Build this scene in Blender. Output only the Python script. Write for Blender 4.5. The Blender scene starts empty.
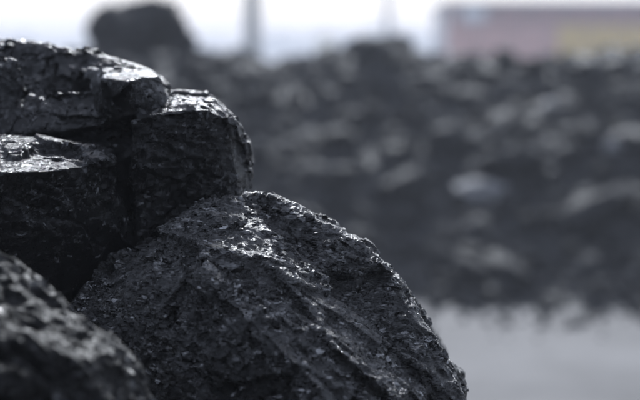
import bpy, bmesh, math, random
import numpy as np
from mathutils import Vector, Matrix, Euler

# ------------------------------------------------------------------ camera, sky, sun, exposure
scene = bpy.context.scene
COL = scene.collection
F = 1511.0                      # focal length in photo pixels (85 mm on a 36 mm sensor, 640 px wide)
CAMH = 1.32
PITCH = math.atan(140.0 / F)    # horizon sits at y = 60 of 400
cam_d = bpy.data.cameras.new('camera')
cam = bpy.data.objects.new('camera', cam_d)
COL.objects.link(cam)
cam.location = (0, 0, CAMH)
cam.rotation_euler = (math.pi / 2 - PITCH, 0, 0)
cam_d.sensor_width = 36.0
cam_d.lens = 85.0
cam_d.clip_start = 0.05
cam_d.clip_end = 5000
cam_d.dof.use_dof = True
cam_d.dof.focus_distance = 1.60
cam_d.dof.aperture_fstop = 3.3
scene.camera = cam

SUN_EL = math.radians(33)
SUN_AZ = math.radians(4)       # clockwise from straight ahead: behind the lumps, to the right
world = bpy.data.worlds.new('World')
scene.world = world
world.use_nodes = True
nt = world.node_tree
nt.nodes.clear()
sky = nt.nodes.new('ShaderNodeTexSky')
sky.sky_type = 'NISHITA'
sky.sun_disc = False
sky.sun_elevation = SUN_EL
sky.sun_rotation = SUN_AZ
sky.air_density = 1.0
sky.dust_density = 1.0
sky.ozone_density = 1.0
hsv = nt.nodes.new('ShaderNodeHueSaturation')
hsv.inputs['Saturation'].default_value = 1.0
bg = nt.nodes.new('ShaderNodeBackground')
bg.inputs['Strength'].default_value = 0.145
wo = nt.nodes.new('ShaderNodeOutputWorld')
nt.links.new(sky.outputs[0], hsv.inputs['Color'])
cloud = nt.nodes.new('ShaderNodeMix')          # even bright cloud cover over the clear sky
cloud.data_type = 'RGBA'
cloud.inputs[0].default_value = 0.55
cloud.inputs[7].default_value = (6.0, 6.5, 8.0, 1)
nt.links.new(hsv.outputs[0], cloud.inputs[6])
nt.links.new(cloud.outputs[2], bg.inputs['Color'])
nt.links.new(bg.outputs[0], wo.inputs['Surface'])

sun_d = bpy.data.lights.new('sun', 'SUN')
sun_d.energy = 2.7
sun_d.angle = math.radians(10)
sun_d.color = (0.91, 0.95, 1.0)
sun = bpy.data.objects.new('sun', sun_d)
COL.objects.link(sun)
to_sun = Vector((math.sin(SUN_AZ) * math.cos(SUN_EL), math.cos(SUN_AZ) * math.cos(SUN_EL), math.sin(SUN_EL)))
sun.rotation_euler = to_sun.to_track_quat('Z', 'Y').to_euler()

vs = scene.view_settings
vs.view_transform = 'Standard'
vs.look = 'None'
vs.exposure = 0.45
vs.gamma = 1.0
vs.use_curve_mapping = False
cy = scene.cycles
cy.use_denoising = True
cy.max_bounces = 6
cy.diffuse_bounces = 3
cy.glossy_bounces = 3
cy.volume_bounces = 2
cy.sample_clamp_indirect = 6.0

rng = np.random.default_rng(11)
random.seed(5)

# ------------------------------------------------------------------ helpers
FWD = Vector((0, math.cos(PITCH), -math.sin(PITCH)))
UP = Vector((0, math.sin(PITCH), math.cos(PITCH)))


def P(px, py, d):
    """world point that stands d metres away and is seen at photo pixel (px, py)"""
    return Vector((0, 0, CAMH)) + FWD * d + UP * ((200 - py) / F * d) + Vector(((px - 320) / F * d, 0, 0))


def to_px(x, y, z):
    v = Vector((x, y, z - CAMH))
    d = v.dot(FWD)
    return 320 + v.x / d * F, 200 - v.dot(UP) / d * F


def tag(o, label=None, cat=None, group=None, kind=None):
    if label: o['label'] = label
    if cat: o['category'] = cat
    if group: o['group'] = group
    if kind: o['kind'] = kind
    return o


def link(name, me, mat=None, parent=None):
    o = bpy.data.objects.new(name, me)
    COL.objects.link(o)
    if mat is not None and me is not None and not me.materials:
        me.materials.append(mat)
    if parent is not None:
        o.parent = parent
    return o


def mesh_from(verts, faces, name='m', smooth=False):
    me = bpy.data.meshes.new(name)
    me.from_pydata([tuple(v) for v in verts], [], faces)
    me.update()
    if smooth:
        me.shade_smooth()
    return me


def bm_mesh(bm, name='m', smooth=False):
    me = bpy.data.meshes.new(name)
    bm.to_mesh(me)
    bm.free()
    if smooth:
        me.shade_smooth()
    return me


def bm_box(bm, x0, x1, y0, y1, z0, z1):
    r = bmesh.ops.create_cube(bm, size=1.0)
    for v in r['verts']:
        v.co = Vector(((x0 + x1) / 2 + v.co.x * (x1 - x0), (y0 + y1) / 2 + v.co.y * (y1 - y0), (z0 + z1) / 2 + v.co.z * (z1 - z0)))
    return r['verts']


def box(name, x0, x1, y0, y1, z0, z1, mat, parent, bevel=0.0):
    bm = bmesh.new()
    bm_box(bm, x0, x1, y0, y1, z0, z1)
    if bevel:
        bmesh.ops.bevel(bm, geom=bm.edges[:], offset=bevel, segments=1, affect='EDGES')
    return link(name, bm_mesh(bm, name), mat, parent)


# ---- numpy noise
def _table(seed, n=64, k=3):
    return np.random.default_rng(seed).random((n, n, n, k), dtype=np.float32)


def facets(p, cell, seed, tilt=0.5, offs=0.3, stretch=None):
    """chipped-rock relief: every Voronoi cell is a small plane with its own tilt and height (unit = cell)"""
    q = (p if stretch is None else p @ stretch) / cell
    q = q.astype(np.float32) + 1000.0
    T = _table(seed, 40, 3); G = _table(seed + 1, 40, 4) - 0.5
    b = np.floor(q - 0.5).astype(np.int64)
    best = np.full(len(q), 1e9, np.float32)
    h = np.zeros(len(q), np.float32)
    for i in (0, 1):
        for j in (0, 1):
            for k in (0, 1):
                c = b + (i, j, k)
                m = c % 40
                f = c + 0.5 + (T[m[:, 0], m[:, 1], m[:, 2]] - 0.5) * 0.85
                dv = q - f
                d = (dv * dv).sum(1)
                w = d < best
                g = G[m[:, 0], m[:, 1], m[:, 2]]
                hh = (dv * g[:, :3]).sum(1) * 2 * tilt + g[:, 3] * 2 * offs
                h = np.where(w, hh, h)
                best = np.where(w, d, best)
    return h * cell


def conch(p, cell, seed, tilt=0.45, offs=0.15, k=0.4, stretch=None):
    """conchoidal fracture: shallow scoops that meet in sharp ridges"""
    q = (p if stretch is None else p @ stretch) / cell
    q = q.astype(np.float32) + 1000.0
    T = _table(seed, 40, 3); G = _table(seed + 1, 40, 4) - 0.5
    b = np.floor(q - 0.5).astype(np.int64)
    h = np.full(len(q), 1e9, np.float32)
    for i in (0, 1):
        for j in (0, 1):
            for kk in (0, 1):
                c = b + (i, j, kk)
                m = c % 40
                dv = q - (c + 0.5 + (T[m[:, 0], m[:, 1], m[:, 2]] - 0.5) * 0.85)
                g = G[m[:, 0], m[:, 1], m[:, 2]]
                h = np.minimum(h, (dv * g[:, :3]).sum(1) * 2 * tilt + g[:, 3] * 2 * offs + k * (dv * dv).sum(1))
    return (h - h.mean()) * cell


def vnoise(p, cell, seed, stretch=None):
    q = (p if stretch is None else p @ stretch) / cell + 1000.0
    T = _table(seed, 48, 1)[..., 0] * 2 - 1
    b = np.floor(q).astype(np.int64)
    f = q - b
    f = f * f * (3 - 2 * f)
    out = 0
    for i in (0, 1):
        for j in (0, 1):
            for k in (0, 1):
                m = (b + (i, j, k)) % 48
                w = (f[:, 0] if i else 1 - f[:, 0]) * (f[:, 1] if j else 1 - f[:, 1]) * (f[:, 2] if k else 1 - f[:, 2])
                out = out + w * T[m[:, 0], m[:, 1], m[:, 2]]
    return out


# ------------------------------------------------------------------ materials
def new_mat(name):
    m = bpy.data.materials.new(name)
    m.use_nodes = True
    n = m.node_tree.nodes
    return m, n, m.node_tree.links, n['Principled BSDF']


def ramp(n, stops):
    r = n.new('ShaderNodeValToRGB')
    els = r.color_ramp.elements
    while len(els) < len(stops):
        els.new(0.5)
    for e, (p, c) in zip(els, stops):
        e.position = p
        e.color = (c, c, c, 1) if isinstance(c, (int, float)) else (*c, 1)
    return r


def coal_mat(name, base=0.012, dust=0.05, dust_amt=0.5, r0=0.22, r1=0.55, glint=0.5, rot=(0, 0, 0), squash=(1, 1, 1), scale=1.0, dustcol=(1, 0.96, 0.92), spec=0.5, bump=0.8, shine=0.5):
    """black coal: matt and bright bands, tiny cleavage faces that each catch the sky on their own, thin dust"""
    m, n, l, b = new_mat(name)
    tc = n.new('ShaderNodeTexCoord')
    mp = n.new('ShaderNodeMapping')
    mp.inputs['Rotation'].default_value = rot
    mp.inputs['Scale'].default_value = squash
    l.new(tc.outputs['Object'], mp.inputs['Vector'])

    def noise(sc, det=6, rough=0.6, src=None):
        t = n.new('ShaderNodeTexNoise')
        t.inputs['Scale'].default_value = sc * scale
        t.inputs['Detail'].default_value = det
        t.inputs['Roughness'].default_value = rough
        l.new((src or mp).outputs[0], t.inputs['Vector'])
        return t
    band = noise(22, 5, 0.65)
    grit = noise(150, 6, 0.7)
    fine = noise(700, 3, 0.6)
    patch = noise(38, 3, 0.6)
    # colour
    dr = ramp(n, [(0.42, 0.0), (0.70, 1.0)])
    mixn = n.new('ShaderNodeMath'); mixn.operation = 'MULTIPLY_ADD'
    l.new(grit.outputs['Fac'], mixn.inputs[0]); mixn.inputs[1].default_value = 0.6
    sub = n.new('ShaderNodeMath'); sub.operation = 'MULTIPLY'
    l.new(band.outputs['Fac'], sub.inputs[0]); sub.inputs[1].default_value = 0.5
    l.new(sub.outputs[0], mixn.inputs[2])
    l.new(mixn.outputs[0], dr.inputs['Fac'])
    da = n.new('ShaderNodeMath'); da.operation = 'MULTIPLY'; da.inputs[1].default_value = dust_amt
    l.new(dr.outputs[0], da.inputs[0])
    mc = n.new('ShaderNodeMix'); mc.data_type = 'RGBA'
    mc.inputs[6].default_value = (base, base, base * 1.03, 1)
    mc.inputs[7].default_value = (dust * dustcol[0], dust * dustcol[1], dust * dustcol[2], 1)
    l.new(da.outputs[0], mc.inputs[0])
    l.new(mc.outputs[2], b.inputs['Base Color'])
    # roughness
    rr = n.new('ShaderNodeMapRange')
    rr.inputs['From Min'].default_value = 0.35; rr.inputs['From Max'].default_value = 0.68
    rr.inputs['To Min'].default_value = r0; rr.inputs['To Max'].default_value = r1
    l.new(mixn.outputs[0], rr.inputs['Value'])
    l.new(rr.outputs[0], b.inputs['Roughness'])
    b.inputs['IOR'].default_value = 1.8
    # relief + random cleavage facets
    add = n.new('ShaderNodeMath'); add.operation = 'MULTIPLY_ADD'
    l.new(fine.outputs['Fac'], add.inputs[0]); add.inputs[1].default_value = 0.25
    l.new(grit.outputs['Fac'], add.inputs[2])
    bp = n.new('ShaderNodeBump')
    bp.inputs['Strength'].default_value = bump
    bp.inputs['Distance'].default_value = 0.005 / scale
    l.new(add.outputs[0], bp.inputs['Height'])
    vec = None
    tail = None
    dn = noise(90, 3, 0.6)
    ds = n.new('ShaderNodeVectorMath'); ds.operation = 'SUBTRACT'
    l.new(dn.outputs['Color'], ds.inputs[0]); ds.inputs[1].default_value = (0.5, 0.5, 0.5)
    dm = n.new('ShaderNodeVectorMath'); dm.operation = 'MULTIPLY_ADD'
    l.new(ds.outputs[0], dm.inputs[0]); dm.inputs[1].default_value = (0.018 / scale,) * 3
    l.new(mp.outputs[0], dm.inputs[2])
    for vscale, amt in ((230, glint * 0.8), (430, glint * 0.8), (760, glint * 0.6)):
        v = n.new('ShaderNodeTexVoronoi')
        v.inputs['Scale'].default_value = vscale * scale
        l.new(dm.outputs[0], v.inputs['Vector'])
        s = n.new('ShaderNodeVectorMath'); s.operation = 'SUBTRACT'
        l.new(v.outputs['Color'], s.inputs[0]); s.inputs[1].default_value = (0.5, 0.5, 0.5)
        sc_ = n.new('ShaderNodeVectorMath'); sc_.operation = 'SCALE'
        gm = n.new('ShaderNodeMapRange')
        gm.inputs['From Min'].default_value = 0.38; gm.inputs['From Max'].default_value = 0.62
        gm.inputs['To Min'].default_value = amt * 0.35; gm.inputs['To Max'].default_value = amt * 1.25
        l.new(patch.outputs['Fac'], gm.inputs['Value'])
        wn = n.new('ShaderNodeTexWhiteNoise'); wn.noise_dimensions = '3D'
        l.new(v.outputs['Position'], wn.inputs['Vector'])
        pw_ = n.new('ShaderNodeMath'); pw_.operation = 'POWER'; pw_.inputs[1].default_value = 4.0
        l.new(wn.outputs['Value'], pw_.inputs[0])
        tail = tail or pw_
        ma_ = n.new('ShaderNodeMath'); ma_.operation = 'MULTIPLY_ADD'; ma_.inputs[1].default_value = 5.5; ma_.inputs[2].default_value = 0.2
        l.new(pw_.outputs[0], ma_.inputs[0])
        mu_ = n.new('ShaderNodeMath'); mu_.operation = 'MULTIPLY'
        l.new(ma_.outputs[0], mu_.inputs[0]); l.new(gm.outputs[0], mu_.inputs[1])
        l.new(mu_.outputs[0], sc_.inputs['Scale'])
        l.new(s.outputs[0], sc_.inputs[0])
        a = n.new('ShaderNodeVectorMath'); a.operation = 'ADD'
        l.new((vec or bp).outputs[0], a.inputs[0]); l.new(sc_.outputs[0], a.inputs[1])
        vec = a
    sp = n.new('ShaderNodeMath'); sp.operation = 'MULTIPLY_ADD'      # clean cleavage faces shine more than the rest
    gate = ramp(n, [(0.42, 0.22), (0.60, 1.0)])
    l.new(patch.outputs['Fac'], gate.inputs['Fac'])
    tg = n.new('ShaderNodeMath'); tg.operation = 'MULTIPLY'
    l.new(tail.outputs[0], tg.inputs[0]); l.new(gate.outputs[0], tg.inputs[1])
    l.new(tg.outputs[0], sp.inputs[0]); sp.inputs[1].default_value = shine; sp.inputs[2].default_value = spec * 0.49
    l.new(sp.outputs[0], b.inputs['Specular IOR Level'])
    nm = n.new('ShaderNodeVectorMath'); nm.operation = 'NORMALIZE'
    l.new(vec.outputs[0], nm.inputs[0])
    l.new(nm.outputs[0], b.inputs['Normal'])
    return m


def plain_mat(name, col, rough=0.7, var=0.25, scale=3.0, bump=0.0, stretch=(1, 1, 1), spec=0.4):
    m, n, l, b = new_mat(name)
    tc = n.new('ShaderNodeTexCoord')
    mp = n.new('ShaderNodeMapping'); mp.inputs['Scale'].default_value = stretch
    l.new(tc.outputs['Object'], mp.inputs['Vector'])
    t = n.new('ShaderNodeTexNoise')
    t.inputs['Scale'].default_value = scale; t.inputs['Detail'].default_value = 7; t.inputs['Roughness'].default_value = 0.65
    l.new(mp.outputs[0], t.inputs['Vector'])
    r = ramp(n, [(0.3, tuple(c * (1 - var) for c in col)), (0.7, tuple(min(1, c * (1 + var)) for c in col))])
    l.new(t.outputs['Fac'], r.inputs['Fac'])
    l.new(r.outputs[0], b.inputs['Base Color'])
    b.inputs['Roughness'].default_value = rough
    b.inputs['Specular IOR Level'].default_value = spec
    if bump:
        bp = n.new('ShaderNodeBump'); bp.inputs['Distance'].default_value = bump
        l.new(t.outputs['Fac'], bp.inputs['Height']); l.new(bp.outputs[0], b.inputs['Normal'])
    return m


M_COAL_A = coal_mat('coal_block', base=0.004, dust=0.012, dust_amt=0.4, r0=0.11, r1=0.30, glint=0.3, spec=0.2, bump=0.4, shine=0.4)
M_COAL_B = coal_mat('coal_grained', base=0.005, dust=0.014, dust_amt=0.6, r0=0.12, r1=0.36, glint=0.95, spec=0.55, shine=1.3, rot=(0, math.radians(40), 0), squash=(0.55, 1, 1.25))
M_COAL_C = coal_mat('coal_near', base=0.004, dust=0.01, dust_amt=0.5, r0=0.24, r1=0.5, glint=0.7, spec=0.09, shine=0.5, rot=(0, math.radians(35), 0), squash=(0.6, 1, 1.2))
M_HEAP = coal_mat('coal_heap', base=0.012, dust=0.035, dust_amt=0.6, r0=0.42, r1=0.65, glint=0.25, spec=0.24, shine=0.15, scale=0.25, dustcol=(0.84, 0.92, 1.12))
M_PALE = coal_mat('glint_pale_coal', base=0.17, dust=0.33, dust_amt=0.8, r0=0.35, r1=0.7, glint=0.2, shine=0.1, scale=0.25, dustcol=(0.94, 0.96, 1.0))  # glints on coal lumps, painted as a pale base colour
M_GROUND = plain_mat('concrete', (0.13, 0.125, 0.12), rough=0.8, var=0.42, scale=1.3, bump=0.01)
M_POLE = plain_mat('concrete_pole', (0.36, 0.37, 0.36), rough=0.85, var=0.15, scale=2, bump=0.004)
M_METAL = plain_mat('galvanised', (0.35, 0.36, 0.37), rough=0.5, var=0.15, scale=6)
M_CERAMIC = plain_mat('porcelain', (0.55, 0.5, 0.45), rough=0.2, var=0.05)
M_RUST = plain_mat('veil_red_sheet', (0.42, 0.17, 0.17), rough=0.6, var=0.3, scale=1.2, stretch=(1, 1, 0.3))  # lens veil is put into the red, pink and ochre sheets as lighter colour
M_PINK = plain_mat('veil_pink_sheet', (0.75, 0.40, 0.36), rough=0.6, var=0.25, scale=1.0, stretch=(1, 1, 0.3))
M_OCHRE = plain_mat('ochre_sheet', (0.92, 0.6, 0.12), rough=0.6, var=0.2, scale=1.0, stretch=(1, 1, 0.3))
M_ROOF = plain_mat('grey_roof_sheet', (0.4, 0.38, 0.39), rough=0.5, var=0.2, scale=1.0)
M_PANE = plain_mat('milky_pane', (0.6, 0.62, 0.66), rough=0.15, var=0.05)
M_CREAM = plain_mat('cream_render', (0.75, 0.68, 0.42), rough=0.8, var=0.1)
M_LEAF = plain_mat('far_foliage', (0.05, 0.085, 0.045), rough=0.7, var=0.5, scale=0.6)
M_BARK = plain_mat('bark', (0.09, 0.07, 0.05), rough=0.9, var=0.3)

# ------------------------------------------------------------------ ground
g = mesh_from([(-900, -60, 0), (900, -60, 0), (900, 1500, 0), (-900, 1500, 0)], [(0, 1, 2, 3)], 'ground')
tag(link('ground', g, M_GROUND), 'pale grey concrete yard surface in front of the coal heap', None, kind='structure')


# ------------------------------------------------------------------ foreground lumps
def hull_bm(bm, pts):
    vs_ = [bm.verts.new(p) for p in pts]
    r = bmesh.ops.convex_hull(bm, input=vs_, use_existing_faces=False)
    dead = [e for e in r['geom_interior'] if isinstance(e, bmesh.types.BMVert)]
    bmesh.ops.delete(bm, geom=dead, context='VERTS')


def sculpt(name, hulls, voxel, layers, mat):
    """union of convex fracture blocks -> fine even mesh -> chipped relief"""
    bm = bmesh.new()
    for h in hulls:
        b2 = bmesh.new()
        hull_bm(b2, [P(*q) for q in h])
        tmp = bpy.data.meshes.new('t'); b2.to_mesh(tmp); b2.free()
        bm.from_mesh(tmp); bpy.data.meshes.remove(tmp)
    bmesh.ops.recalc_face_normals(bm, faces=bm.faces[:])
    me = bm_mesh(bm, name)
    o = link(name, me)
    md = o.modifiers.new('r', 'REMESH'); md.mode = 'VOXEL'; md.voxel_size = voxel; md.adaptivity = 0
    dg = bpy.context.evaluated_depsgraph_get()
    dg.update()
    me2 = bpy.data.meshes.new_from_object(o.evaluated_get(dg))
    o.modifiers.clear()
    o.data = me2
    bpy.data.meshes.remove(me)
    n = len(me2.vertices)
    co = np.empty(n * 3); me2.vertices.foreach_get('co', co); co = co.reshape(-1, 3)
    ne = len(me2.edges)
    ed = np.empty(ne * 2, np.int32); me2.edges.foreach_get('vertices', ed); ed = ed.reshape(-1, 2)
    deg = np.bincount(ed.ravel(), minlength=n).astype(float)

    def blur(a, it):
        for _ in range(it):
            b_ = np.bincount(ed[:, 0], a[ed[:, 1]], n) + np.bincount(ed[:, 1], a[ed[:, 0]], n)
            a = 0.4 * a + 0.6 * b_ / deg
        return a
    for (grp, it) in layers:
        nr = np.empty(n * 3); me2.vertices.foreach_get('normal', nr); nr = nr.reshape(-1, 3)
        nr = np.stack([blur(nr[:, i], it * 3) for i in range(3)], 1)
        nr /= np.linalg.norm(nr, axis=1)[:, None] + 1e-9
        d = blur(grp(co), it)
        co = co + nr * d[:, None]
        me2.vertices.foreach_set('co', co.ravel()); me2.update()
    base = co.mean(0); base[2] = co[:, 2].min()
    me2.vertices.foreach_set('co', (co - base).ravel()); me2.update()
    o.location = base
    me2.shade_flat()
    me2.name = name
    me2.materials.append(mat)
    return o


def stretch_mat(angle, along, across, depth=1.0):
    """squash space along an image-plane direction (angle below horizontal, right-downwards)"""
    a = math.radians(angle)
    ex = np.array((math.cos(a), 0, -math.sin(a))); ez = np.array((math.sin(a), 0, math.cos(a))); ey = np.array((0, 1.0, 0))
    R = np.stack([ex / along, ey / depth, ez / across], 1)
    return R


SB = stretch_mat(42, 1.7, 0.95)
SA = stretch_mat(20, 1.3, 1.0)

blockA = [
    # stepped block with the bright ledge, left
    [(-90, 182, 1.50), (0, 174, 1.485), (60, 170, 1.495), (110, 160, 1.525), (-90, 132, 1.60), (40, 138, 1.60), (114, 150, 1.60),
     (-90, 320, 1.53), (60, 305, 1.55), (118, 235, 1.56), (140, 260, 1.62), (-90, 420, 1.9), (140, 420, 1.9), (-90, 128, 1.9), (130, 150, 1.9)],
    # upper slope behind the ledge
    [(-90, 34, 1.82), (0, 45, 1.77), (28, 52, 1.77), (60, 54, 1.77), (90, 52, 1.76), (112, 59, 1.76), (138, 67, 1.75), (154, 74, 1.74), (164, 88, 1.72), (164, 150, 1.66), (-90, 150, 1.63), (60, 152, 1.64), (136, 150, 1.64),
     (-90, 34, 2.0), (90, 60, 2.0), (136, 90, 2.0), (-90, 420, 2.0), (136, 420, 2.0)],
    # lower shelf of that slope
    [(-90, 100, 1.66), (20, 104, 1.66), (70, 96, 1.68), (100, 92, 1.67), (104, 125, 1.635), (60, 132, 1.63), (-90, 136, 1.62), (-90, 110, 1.8), (100, 110, 1.8), (60, 160, 1.7), (-90, 160, 1.7)],
    # sloping rib at the far left
    [(-90, 36, 1.70), (0, 50, 1.70), (14, 62, 1.68), (30, 92, 1.68), (-10, 106, 1.64), (-90, 112, 1.62), (-90, 42, 1.85), (8, 54, 1.85), (30, 100, 1.85)],
    # bright chunk with the cleaved right face
    [(104, 79, 1.592), (133, 84, 1.575), (147, 78, 1.59), (159, 76, 1.61), (166, 88, 1.63), (153, 69, 1.645), (120, 64, 1.645), (100, 65, 1.65),
     (138, 116, 1.578), (173, 110, 1.605), (178, 112, 1.70), (106, 122, 1.63), (120, 130, 1.7), (92, 74, 1.70), (86, 88, 1.72), (90, 120, 1.69)],
    # right-hand block
    [(132, 121, 1.558), (165, 110, 1.555), (208, 109, 1.562), (228, 118, 1.575), (176, 96, 1.615), (213, 101, 1.61), (240, 124, 1.60), (249, 146, 1.615), (252, 195, 1.62), (252, 290, 1.62),
     (146, 290, 1.60), (134, 200, 1.575), (170, 98, 1.92), (213, 104, 1.92), (246, 146, 1.92), (252, 420, 1.95), (135, 420, 1.95)],
]
def cracks(p, cell, seed, width, depth, S):
    n = vnoise(p, cell, seed, S) + 0.35 * vnoise(p, cell * 0.35, seed + 1, S)
    gate = np.clip(vnoise(p, cell * 1.3, seed + 2) * 2 + 0.4, 0, 1)
    return -depth * gate * np.exp(-(n / width) ** 2)


def upper(p):
    return np.clip((p[:, 2] - 1.232) / 0.012, 0, 1) * np.clip((p[:, 1] - 1.73) / 0.03, 0, 1) * np.clip((-0.262 - p[:, 0]) / 0.02, 0, 1)


layA = [
    (lambda p: facets(p, 0.07, 21, 0.14, 0.02, SA) * 0.8, 2),
    (lambda p: cracks(p, 0.05, 61, 0.05, 0.003, SA), 0),
    (lambda p: conch(p, 0.03, 31, 0.40, 0.12, 0.2, SA) * np.clip(0.15 + 0.6 * vnoise(p, 0.07, 8) + 0.6 * upper(p), 0.06, 1.0), 0),
    (lambda p: conch(p, 0.009, 41, 0.55, 0.2, 0.3) * np.clip(0.3 + 0.8 * vnoise(p, 0.05, 18) + 0.6 * upper(p), 0.08, 1.2), 0),
]
blockA = [[(x, y, d + 0.11) for x, y, d in h] for h in blockA]
oA = sculpt('coal_lump', blockA, 0.0018, layA, M_COAL_A)
tag(oA, 'black blocky coal lump with bright flat ledges, resting above the rounder lump', 'coal lump', 'sharp coal lumps in the foreground')

blockB = [
    [(50, 312, 1.60), (100, 268, 1.61), (158, 229, 1.595), (200, 208, 1.625), (232, 196, 1.65), (262, 190, 1.67), (300, 205, 1.70), (335, 227, 1.69), (366, 245, 1.68),
     (396, 276, 1.66), (417, 307, 1.64), (440, 345, 1.62), (456, 372, 1.60), (468, 402, 1.59), (476, 470, 1.58),
     (185, 262, 1.535), (230, 300, 1.495), (272, 340, 1.465), (312, 378, 1.445), (350, 430, 1.43), (350, 540, 1.52),
     (56, 420, 1.62), (110, 540, 1.68), (470, 540, 1.62),
     (80, 340, 1.95), (160, 270, 2.0), (262, 215, 1.98), (366, 265, 1.95), (440, 360, 1.92), (460, 520, 1.9), (90, 520, 1.9)],
    # rough rim along the right
    [(268, 194, 1.66), (300, 207, 1.665), (336, 229, 1.655), (366, 248, 1.64), (398, 280, 1.625), (420, 315, 1.605), (444, 352, 1.585), (462, 386, 1.57), (470, 430, 1.56),
     (330, 245, 1.63), (380, 300, 1.595), (430, 380, 1.545), (440, 440, 1.53), (300, 230, 1.75), (440, 440, 1.75), (380, 290, 1.75)],
    # a second long rib across the lit face
    [(190, 222, 1.61), (230, 258, 1.555), (290, 310, 1.512), (340, 352, 1.487), (400, 402, 1.485), (240, 240, 1.60), (330, 310, 1.565), (410, 380, 1.54), (300, 400, 1.6), (400, 440, 1.6), (240, 300, 1.65)],
]
layB = [
    (lambda p: facets(p, 0.085, 121, 0.18, 0.03, SB) + cracks(p, 0.07, 161, 0.05, 0.006, SB), 2),
    (lambda p: conch(p, 0.028, 131, 0.45, 0.14, 0.22, SB) * np.clip(0.5 + 0.7 * vnoise(p, 0.06, 108), 0.12, 1.1) + cracks(p, 0.03, 171, 0.06, 0.003, SB), 0),
    (lambda p: conch(p, 0.010, 141, 0.55, 0.2, 0.3, SB) * np.clip(0.6 + 0.8 * vnoise(p, 0.04, 109), 0.12, 1.3), 0),
    (lambda p: conch(p, 0.0050, 151, 0.55, 0.22, 0.4) * np.clip(0.6 + 0.8 * vnoise(p, 0.03, 110), 0.2, 1.2), 0),
]
oB = sculpt('coal_lump', blockB, 0.0018, layB, M_COAL_B)
tag(oB, 'large rounded grainy coal lump in the middle foreground with a diagonal ridge', 'coal lump', 'sharp coal lumps in the foreground')

blockC = [
    [(-60, 228, 1.24), (0, 264, 1.22), (22, 285, 1.22), (70, 304, 1.23), (104, 326, 1.225), (140, 350, 1.215), (155, 378, 1.21), (160, 440, 1.2),
     (-60, 330, 1.08), (20, 345, 1.10), (80, 362, 1.12), (110, 420, 1.12), (20, 480, 1.08), (-60, 480, 1.06), (-60, 600, 1.1), (150, 600, 1.2),
     (-60, 300, 1.42), (60, 340, 1.42), (140, 400, 1.40), (140, 560, 1.40), (-60, 560, 1.42)],
    [(-60, 240, 1.16), (-4, 275, 1.17), (16, 320, 1.15), (-20, 345, 1.11), (-60, 350, 1.09), (-60, 300, 1.25), (10, 320, 1.25)],
    [(-60, 372, 1.06), (10, 372, 1.075), (60, 400, 1.10), (40, 450, 1.09), (-60, 460, 1.05), (-60, 420, 1.2), (50, 420, 1.2)],
]
layC = [
    (lambda p: conch(p, 0.08, 221, 0.20, 0.06, 0.18, SB), 3),
    (lambda p: conch(p, 0.026, 231, 0.42, 0.14, 0.3, SB) * 0.8, 1),
    (lambda p: conch(p, 0.008, 241, 0.5, 0.2, 0.45, SB), 0),
]
blockC = [[(x, y, d + 0.10) for x, y, d in h] for h in blockC]
oC = sculpt('coal_lump', blockC, 0.0019, layC, M_COAL_C)
tag(oC, 'out of focus coal lump nearest the viewer, below and left of the others', 'coal lump')

# ------------------------------------------------------------------ heap that carries the foreground lumps (below the frame)
ico_cache = {}


def lump_mesh(seed, sub=2, cuts=9, elong=(1.25, 1.0, 0.8)):
    """angular lump: an icosphere clipped by random planes, roughened; unit radius"""
    r = np.random.default_rng(seed)
    bm = bmesh.new()
    bmesh.ops.create_icosphere(bm, subdivisions=sub, radius=1.0)
    co = np.array([v.co for v in bm.verts])
    for k in range(cuts):
        nrm = r.normal(size=3); nrm /= np.linalg.norm(nrm)
        d = r.uniform(0.55, 0.85)
        s = co @ nrm - d
        co = np.where((s > 0)[:, None], co - s[:, None] * nrm, co)
    co = co * (1 + 0.05 * r.normal(size=(len(co), 1)))
    co = co * np.array(elong) * r.uniform(0.85, 1.15, 3)
    for v, c in zip(bm.verts, co):
        v.co = c
    return bm_mesh(bm, 'coal_lump')


def pile_arrays(base_list):
    out = []
    for me in base_list:
        n = len(me.vertices)
        c = np.empty(n * 3); me.vertices.foreach_get('co', c)
        out.append((c.reshape(-1, 3), [tuple(p.vertices) for p in me.polygons]))
    return out


def merge_lumps(V, Fc, items, arrs):
    off = len(V)
    for i, (x, y, z, s, e) in enumerate(items):
        c, fs = arrs[i % len(arrs)]
        R = np.array(Euler(e).to_matrix())
        q = (c * s) @ R.T + (x, y, z)
        V.extend(map(tuple, q))
        Fc.extend([tuple(a + off for a in f) for f in fs])
        off += len(c)


VAR = [lump_mesh(900 + i, 3, 10) for i in range(12)]
SMALL = [lump_mesh(950 + i, 2, 8) for i in range(6)]
arr_small = pile_arrays(SMALL)


def heap_mesh(Hf, xs, ys):
    X, Y = np.meshgrid(xs, ys)
    p = np.stack([X.ravel(), Y.ravel(), np.zeros(X.size)], 1)
    Z = Hf(p[:, 0], p[:, 1])
    nx, ny = len(xs), len(ys)
    V = [tuple(v) for v in np.stack([p[:, 0], p[:, 1], Z], 1)]
    Fc = [(j * nx + i, j * nx + i + 1, (j + 1) * nx + i + 1, (j + 1) * nx + i) for j in range(ny - 1) for i in range(nx - 1)]
    return V, Fc


def near_H(x, y):
    dx = (x + 0.16) / np.where(x > -0.16, 0.98, 1.5)
    dy = (y - 1.85) / np.where(y > 1.85, 1.35, 1.5)
    r = np.sqrt(dx * dx + dy * dy)
    return np.maximum(0.93 * (1 - r), -0.03) + 0.0 * x


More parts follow.
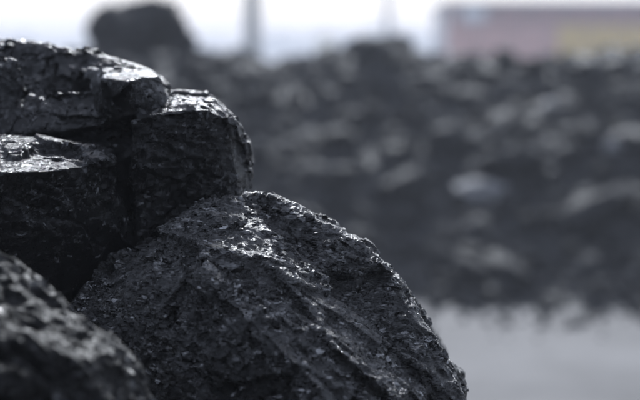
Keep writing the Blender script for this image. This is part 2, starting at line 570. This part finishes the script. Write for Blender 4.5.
V, Fc = heap_mesh(near_H, np.linspace(-1.8, 1.0, 80), np.linspace(0.2, 3.3, 90))
items = []
for k in range(900):
    x = rng.uniform(-1.6, 0.85); y = rng.uniform(0.45, 3.1)
    z = float(near_H(np.array(x), np.array(y)))
    if z < 0.0: continue
    s = rng.uniform(0.025, 0.06)
    if z + s * 1.3 > CAMH - 0.232 * y - 0.02 and x > -0.6:   # stays under the lumps
        z = CAMH - 0.232 * y - 0.03 - s * 1.3
        if z < float(near_H(np.array(x), np.array(y))) - s: continue
    items.append((x, y, z, s, tuple(rng.uniform(0, 6.28, 3))))
merge_lumps(V, Fc, items, arr_small)
tag(link('coal_rubble', mesh_from(V, Fc, 'coal_rubble'), M_HEAP), 'heap of small coal that carries the foreground lumps', 'coal', kind='stuff')

# ------------------------------------------------------------------ the heap behind
CREST_PX = [-400, 0, 60, 90, 200, 240, 300, 330, 350, 385, 410, 440, 470, 520, 560, 640, 1000]
CREST_PY = [62, 59, 57, 54, 50, 58, 55, 49, 45, 41, 46, 55, 57, 60, 58, 57, 62]


def foot_y(x):
    return 8.25 - 0.28 * np.clip((x - 0.6) / 0.7, 0, 1) + 0.06 * np.sin(x * 5.1) + 0.04 * np.sin(x * 11.3 + 1)


def crest_y(x):
    return 10.9 + 0.3 * np.sin(x * 1.3 + 0.5)


def far_H(x, y):
    x = np.asarray(x, float); y = np.asarray(y, float)
    fy, cyy = foot_y(x), crest_y(x)
    px = 320 + x / cyy * F
    zc = CAMH + (60 - np.interp(px, CREST_PX, CREST_PY)) / F * cyy - 0.07
    t = (y - fy) / (cyy - fy)
    up = np.clip(t, -0.05, 1)
    prof = np.where(up > 0, 1 - (1 - np.clip(up, 0, 1)) ** 1.1, up)
    back = np.clip((y - cyy - 1.2) / 2.2, 0, 1.05)
    h = zc * prof * (1 - back)
    edge = np.clip((4.6 - np.abs(x - 0.3)) / 1.6, 0, 1)
    h = h * edge - 0.03 * (edge < 0.02)
    p = np.stack([x.ravel(), y.ravel(), x.ravel() * 0], 1)
    return h + (vnoise(p, 0.6, 71) * 0.05 + vnoise(p, 0.22, 72) * 0.035).reshape(x.shape) * np.clip(h * 4, 0, 1)


V, Fc = heap_mesh(far_H, np.linspace(-4.6, 5.2, 200), np.linspace(7.5, 15.0, 150))


def hidden(px, py):
    """behind the sharp lumps or outside the frame"""
    if px < -12 or px > 652 or py > 330 or py < -10: return True
    top = np.interp(px, [0, 90, 135, 165, 215, 245, 252, 262, 300, 366, 417, 440], [50, 55, 76, 90, 106, 135, 192, 192, 207, 248, 310, 340])
    return px < 425 and py > top + 6


big, small = [], []
tries = 0
occupied = []
while tries < 30000 and len(big) < 292:
    tries += 1
    y = rng.uniform(7.75, 11.4)
    x = rng.uniform(-2.6, 2.75)
    h = float(far_H(np.array(x), np.array(y)))
    if y < foot_y(x) - 0.03: continue
    h = max(h, 0.0)
    s = float(np.clip(rng.lognormal(math.log(0.068), 0.42), 0.04, 0.18))
    if y < foot_y(x) + 0.1: s = min(s, 0.085)
    px, py = to_px(x, y, h + s * 0.4)
    if hidden(px, py): continue
    if y > crest_y(x) + 0.25: continue
    if any((x - a) ** 2 + (y - b) ** 2 < (0.72 * (s + c)) ** 2 for a, b, c in occupied): continue
    occupied.append((x, y, s))
    big.append((x, y, h, s, px, py))
for k in range(3600):
    y = rng.uniform(7.9, 12.5); x = rng.uniform(-4.0, 4.6)
    h = float(far_H(np.array(x), np.array(y)))
    if h < 0.02: continue
    inview = abs(x) < 2.2
    s = rng.uniform(0.02, 0.06) if inview else rng.uniform(0.04, 0.13)
    small.append((x, y, h + s * 0.2, s, tuple(rng.uniform(0, 6.28, 3))))
merge_lumps(V, Fc, small, arr_small)
tag(link('coal_heap', mesh_from(V, Fc, 'coal_heap'), M_HEAP), 'mass of small coal and dust filling the heap behind the sharp lumps', 'coal', kind='stuff')

for me in VAR:
    me.materials.append(M_HEAP)
for k, (x, y, h, s, px, py) in enumerate(big):
    o = link('coal_lump', VAR[k % len(VAR)])
    o.location = (x, y, h + s * 0.28)
    o.scale = (s * 1.15, s * 1.1, s * 0.8)
    o.rotation_euler = (rng.uniform(-0.5, 0.5), rng.uniform(-0.5, 0.5), rng.uniform(0, 6.28))
    if y > crest_y(x) - 0.45:
        where = ('beside the big boulder' if px < 215 else 'below the thicker pole' if px < 310 else
                 'on the hump below the thin pole' if px < 440 else 'in front of the shed\'s red end' if px < 540 else 'in front of the shed\'s ochre end')
        lab, gr = 'blurred coal lump on the heap\'s crest, ' + where, 'blurred crest lumps ' + where
    elif y < foot_y(x) + 0.35:
        where = 'right beside the large sharp lump' if px < 500 else 'toward the right edge of the photo'
        lab, gr = 'blurred coal lump at the heap\'s foot, ' + where, 'blurred foot lumps ' + where
    else:
        row = 'high' if py < 130 else 'halfway up' if py < 215 else 'low'
        where = 'left of centre' if px < 330 else 'in the middle' if px < 450 else 'to the right' if px < 560 else 'near the right edge'
        lab, gr = 'blurred dark coal lump %s on the heap\'s slope, %s' % (row, where), 'blurred slope lumps %s %s' % (row, where)
    tag(o, lab, 'coal lump', gr)


V, Fc, its = [], [], []
for k in range(420):
    x = rng.uniform(-1.5, 3.0)
    y = float(foot_y(x)) - abs(rng.normal()) * 0.45
    sz = float(np.clip(rng.lognormal(math.log(0.012), 0.6), 0.005, 0.045))
    its.append((x, y, sz * 0.4, sz, tuple(rng.uniform(0, 6.28, 3))))
merge_lumps(V, Fc, its, arr_small)
tag(link('coal_crumbs', mesh_from(V, Fc, 'coal_crumbs'), M_HEAP), 'loose coal crumbs strewn on the yard at the foot of the heap', 'coal', kind='stuff')


def on_slope(px, py):
    """point of the heap's surface seen at this pixel"""
    for i in range(600):
        d = 7.4 + i * 0.008
        q = P(px, py, d)
        if q.z <= float(far_H(np.array(q.x), np.array(q.y))):
            return q
    return q


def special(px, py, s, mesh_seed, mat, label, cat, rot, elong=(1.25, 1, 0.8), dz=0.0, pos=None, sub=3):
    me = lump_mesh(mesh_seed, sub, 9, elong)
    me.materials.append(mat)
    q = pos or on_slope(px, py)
    o = link('coal_lump' if cat == 'coal lump' else 'painted_glint', me)  # anything but coal here is a lump whose glint is painted on
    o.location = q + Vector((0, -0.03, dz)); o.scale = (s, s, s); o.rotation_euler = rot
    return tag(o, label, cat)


special(482, 193, 0.13, 401, M_PALE, 'brightest lump, elongated, its glint painted as pale colour, in the middle of the blurred heap', 'painted_glint', (0.2, 0.1, 0.2), (1.5, 1, 0.7))
special(549, 113, 0.085, 402, M_PALE, 'round lump, its glint painted pale, high on the right of the blurred heap', 'painted_glint', (0.1, 0.3, 1.0), (1, 1, 0.95))
special(613, 150, 0.085, 403, M_PALE, 'lump with a glint painted pale, near the right edge of the blurred heap', 'painted_glint', (0.3, 0.1, 2.0), (1, 1, 0.9))

# big boulder that stands up from the crest at the left
boulder = lump_mesh(431, 5, 7, (1.0, 0.9, 1.0))
bn = len(boulder.vertices)
c = np.empty(bn * 3); boulder.vertices.foreach_get('co', c); c = c.reshape(-1, 3)
lo, hi = c.min(0), c.max(0)
c = (c - (lo + hi) / 2) / ((hi - lo) / 2)
c = np.sign(c) * np.abs(c) ** 0.62
c = c / np.maximum(1, (np.abs(c) ** 5).sum(1) ** 0.2)[:, None]
c[:, 0] *= np.interp(c[:, 2], [-1, -0.3, 0.3, 1], [1.35, 1.15, 1.02, 0.9]) + np.where(c[:, 0] > 0, np.interp(c[:, 2], [-0.6, 0.2], [0.45, 0.0]), 0)
c = c * (0.44, 0.42, 0.52)
nr = c / np.linalg.norm(c, axis=1)[:, None]
c = c + nr * (facets(c, 0.25, 501, 0.3, 0.12) + facets(c, 0.1, 511, 0.3, 0.12))[:, None]
boulder.vertices.foreach_set('co', c.ravel()); boulder.update()
boulder.materials.append(M_HEAP)
ob = link('coal_boulder', boulder)
bp_ = P(143, 42, 11.6)
ob.location = (bp_.x, bp_.y, bp_.z - 0.18)
tag(ob, 'big dark blurred boulder standing above the crest of the heap, against the sky', 'boulder')

# ------------------------------------------------------------------ unseen heap added behind the camera to shade the camera-facing sides
def shade_heap_H(x, y):
    x = np.asarray(x, float); y = np.asarray(y, float)
    dx = np.clip((np.abs(x + 2.5) - 6.5) / 5.0, 0, 2); dy = np.abs(y + 6.2) / 5.6
    h = 4.6 * (1 - np.sqrt(dx * dx + dy * dy))
    p = np.stack([x.ravel(), y.ravel(), x.ravel() * 0], 1)
    return np.maximum(h, -0.05) + vnoise(p, 0.7, 81).reshape(x.shape) * 0.08 * (h > 0.1)


V, Fc = heap_mesh(shade_heap_H, np.linspace(-14.2, 9.2, 130), np.linspace(-12, -0.5, 70))
its = []
for k in range(900):
    x = rng.uniform(-12, 7.5); y = rng.uniform(-9, -1.0)
    h = float(shade_heap_H(np.array(x), np.array(y)))
    if h < 0.02: continue
    its.append((x, y, h, rng.uniform(0.06, 0.2), tuple(rng.uniform(0, 6.28, 3))))
merge_lumps(V, Fc, its, arr_small)
tag(link('coal_heap', mesh_from(V, Fc, 'coal_heap'), M_HEAP), 'unseen coal heap added at the back of the viewer for shade', 'coal', kind='stuff')

# ------------------------------------------------------------------ far things
def cyl(name, r0, r1, h, mat, parent, seg=20, z0=0.0):
    bm = bmesh.new()
    bmesh.ops.create_cone(bm, cap_ends=True, segments=seg, radius1=r0, radius2=r1, depth=h, matrix=Matrix.Translation((0, 0, z0 + h / 2)))
    o = link(name, bm_mesh(bm, name, True), mat, parent)
    return o


def utility_pole(px, d, r, label):
    q = P(px, 60, d)
    e = link('utility_pole', None)
    e.location = (q.x, q.y, 0)
    tag(e, label, 'pole', 'poles behind the heap')
    cyl('shaft', r * 1.25, r * 0.8, 9.0, M_POLE, e)
    cyl('footing', r * 2.2, r * 2.0, 0.5, M_POLE, e)
    box('cross_arm', -1.0, 1.0, -r - 0.12, -r, 8.3, 8.42, M_METAL, e, 0.01)
    for dx in (-0.9, 0.0, 0.9):
        i = cyl('insulator', 0.05, 0.035, 0.2, M_CERAMIC, e, 12, 8.42)
        i.location = (dx, -r - 0.06, 0)


utility_pole(252.5, 42.0, 0.2, 'pale grey pole, the thicker one, left of centre behind the heap')
utility_pole(388.0, 78.0, 0.18, 'thin faint pole behind the highest part of the crest')

# long shed
D = 62.0
sx0 = (447 - 320) / F * D
shed = link('industrial_shed', None)
shed.location = (sx0, D, 0)
tag(shed, 'long low red and ochre shed, lens veil put into its colours, blurred behind the heap on the right', 'building')
L, Wd, Ht = 15.0, 8.0, CAMH + 58 * D / F
box('wall', 0, L, 0.12, Wd, 0, Ht - 0.12, M_ROOF, shed)
pm = 1.0 * D / F      # metres per photo pixel out there


def panel_mesh(w, h):
    """corrugated sheet"""
    bm = bmesh.new()
    n = max(4, int(w / 0.12))
    vv = []
    for i in range(n + 1):
        x = i * w / n; y = -0.02 if i % 2 else 0.02
        vv.append((bm.verts.new((x, y, 0)), bm.verts.new((x, y, h))))
    for i in range(n):
        bm.faces.new((vv[i][0], vv[i + 1][0], vv[i + 1][1], vv[i][1]))
    bmesh.ops.solidify(bm, geom=bm.faces[:], thickness=0.015)
    return bm_mesh(bm, 'wall_panel')


nP = 10
pw = L / nP
zsplit = CAMH + 35 * pm
up_me = panel_mesh(pw - 0.02, Ht - 0.1 - zsplit); up_me.materials.append(M_RUST)
lo_pink = panel_mesh(pw - 0.02, zsplit - 0.06); lo_pink.materials.append(M_PINK)
lo_ochre = panel_mesh(pw - 0.02, zsplit - 0.06); lo_ochre.materials.append(M_OCHRE)
for i in range(nP):
    o = link('wall_panel', up_me, None, shed); o.location = (i * pw, 0.05, zsplit)
    o = link('wall_panel', lo_pink if i * pw < 3.5 else lo_ochre, None, shed); o.location = (i * pw, 0.05, 0.03)
w = box('window', 0.55, 1.55, -0.06, 0.10, Ht - 0.8, Ht - 0.2, M_METAL, shed)
for k in range(2):
    box('pane', 0.60 + k * 0.47, 1.02 + k * 0.47, -0.075, -0.062, Ht - 0.75, Ht - 0.25, M_PANE, w)
box('roof', -0.15, L + 0.15, -0.2, Wd + 0.2, Ht - 0.1, Ht + 0.02, M_ROOF, shed, 0.02)
box('gutter', -0.15, L + 0.15, -0.32, -0.21, Ht - 0.12, Ht - 0.01, M_METAL, shed, 0.02)

# small cream hut far away
hq = P(326, 60, 190)
hut = link('hut', None); hut.location = (hq.x, hq.y, 0)
tag(hut, 'tiny pale yellow hut far off, just above the crest near the middle', 'building')
box('wall', -1.1, 1.1, 0, 3, 0, 4.3, M_CREAM, hut)
bm = bmesh.new()
vv = [bm.verts.new(v) for v in ((-1.4, -0.3, 4.302), (1.4, -0.3, 4.302), (1.4, 3.3, 4.302), (-1.4, 3.3, 4.302), (0, -0.3, 5.0), (0, 3.3, 5.0))]
for f in ((0, 1, 4), (1, 2, 5, 4), (2, 3, 5), (3, 0, 4, 5), (3, 2, 1, 0)):
    bm.faces.new([vv[i] for i in f])
link('roof', bm_mesh(bm), M_ROOF, hut)
box('door', -0.45, 0.45, -0.05, -0.003, 0.02, 2.0, M_RUST, hut)

# far wood: one mass along the horizon
V, Fc = [], []
its = []
for k in range(420):
    x = rng.uniform(-260, 260); y = rng.uniform(380, 460)
    hgt = rng.uniform(5.5, 9.5) * (1 + 0.2 * math.sin(x * 0.03))
    for j in range(5):
        its.append((x + rng.normal() * 1.6, y + rng.normal() * 1.6, hgt * rng.uniform(0.35, 0.85), rng.uniform(1.2, 2.4), tuple(rng.uniform(0, 6.28, 3))))
merge_lumps(V, Fc, its, arr_small)
tag(link('far_wood', mesh_from(V, Fc, 'far_wood'), M_LEAF), 'pale hazy wood along the horizon', 'trees', kind='stuff')

# ------------------------------------------------------------------ haze
bm = bmesh.new()
bm_box(bm, -420, 420, -40, 620, -1.0, 12.5)
hz = link('haze', bm_mesh(bm, 'haze'))
m = bpy.data.materials.new('haze'); m.use_nodes = True
n = m.node_tree.nodes; n.clear()
pv = n.new('ShaderNodeVolumePrincipled')
pv.inputs['Color'].default_value = (0.95, 0.965, 1.0, 1)
pv.inputs['Density'].default_value = 0.0045
pv.inputs['Anisotropy'].default_value = 0.0
mo = n.new('ShaderNodeOutputMaterial')
m.node_tree.links.new(pv.outputs[0], mo.inputs['Volume'])
hz.data.materials.append(m)
tag(hz, 'thin pale haze over the yard', None, kind='stuff')
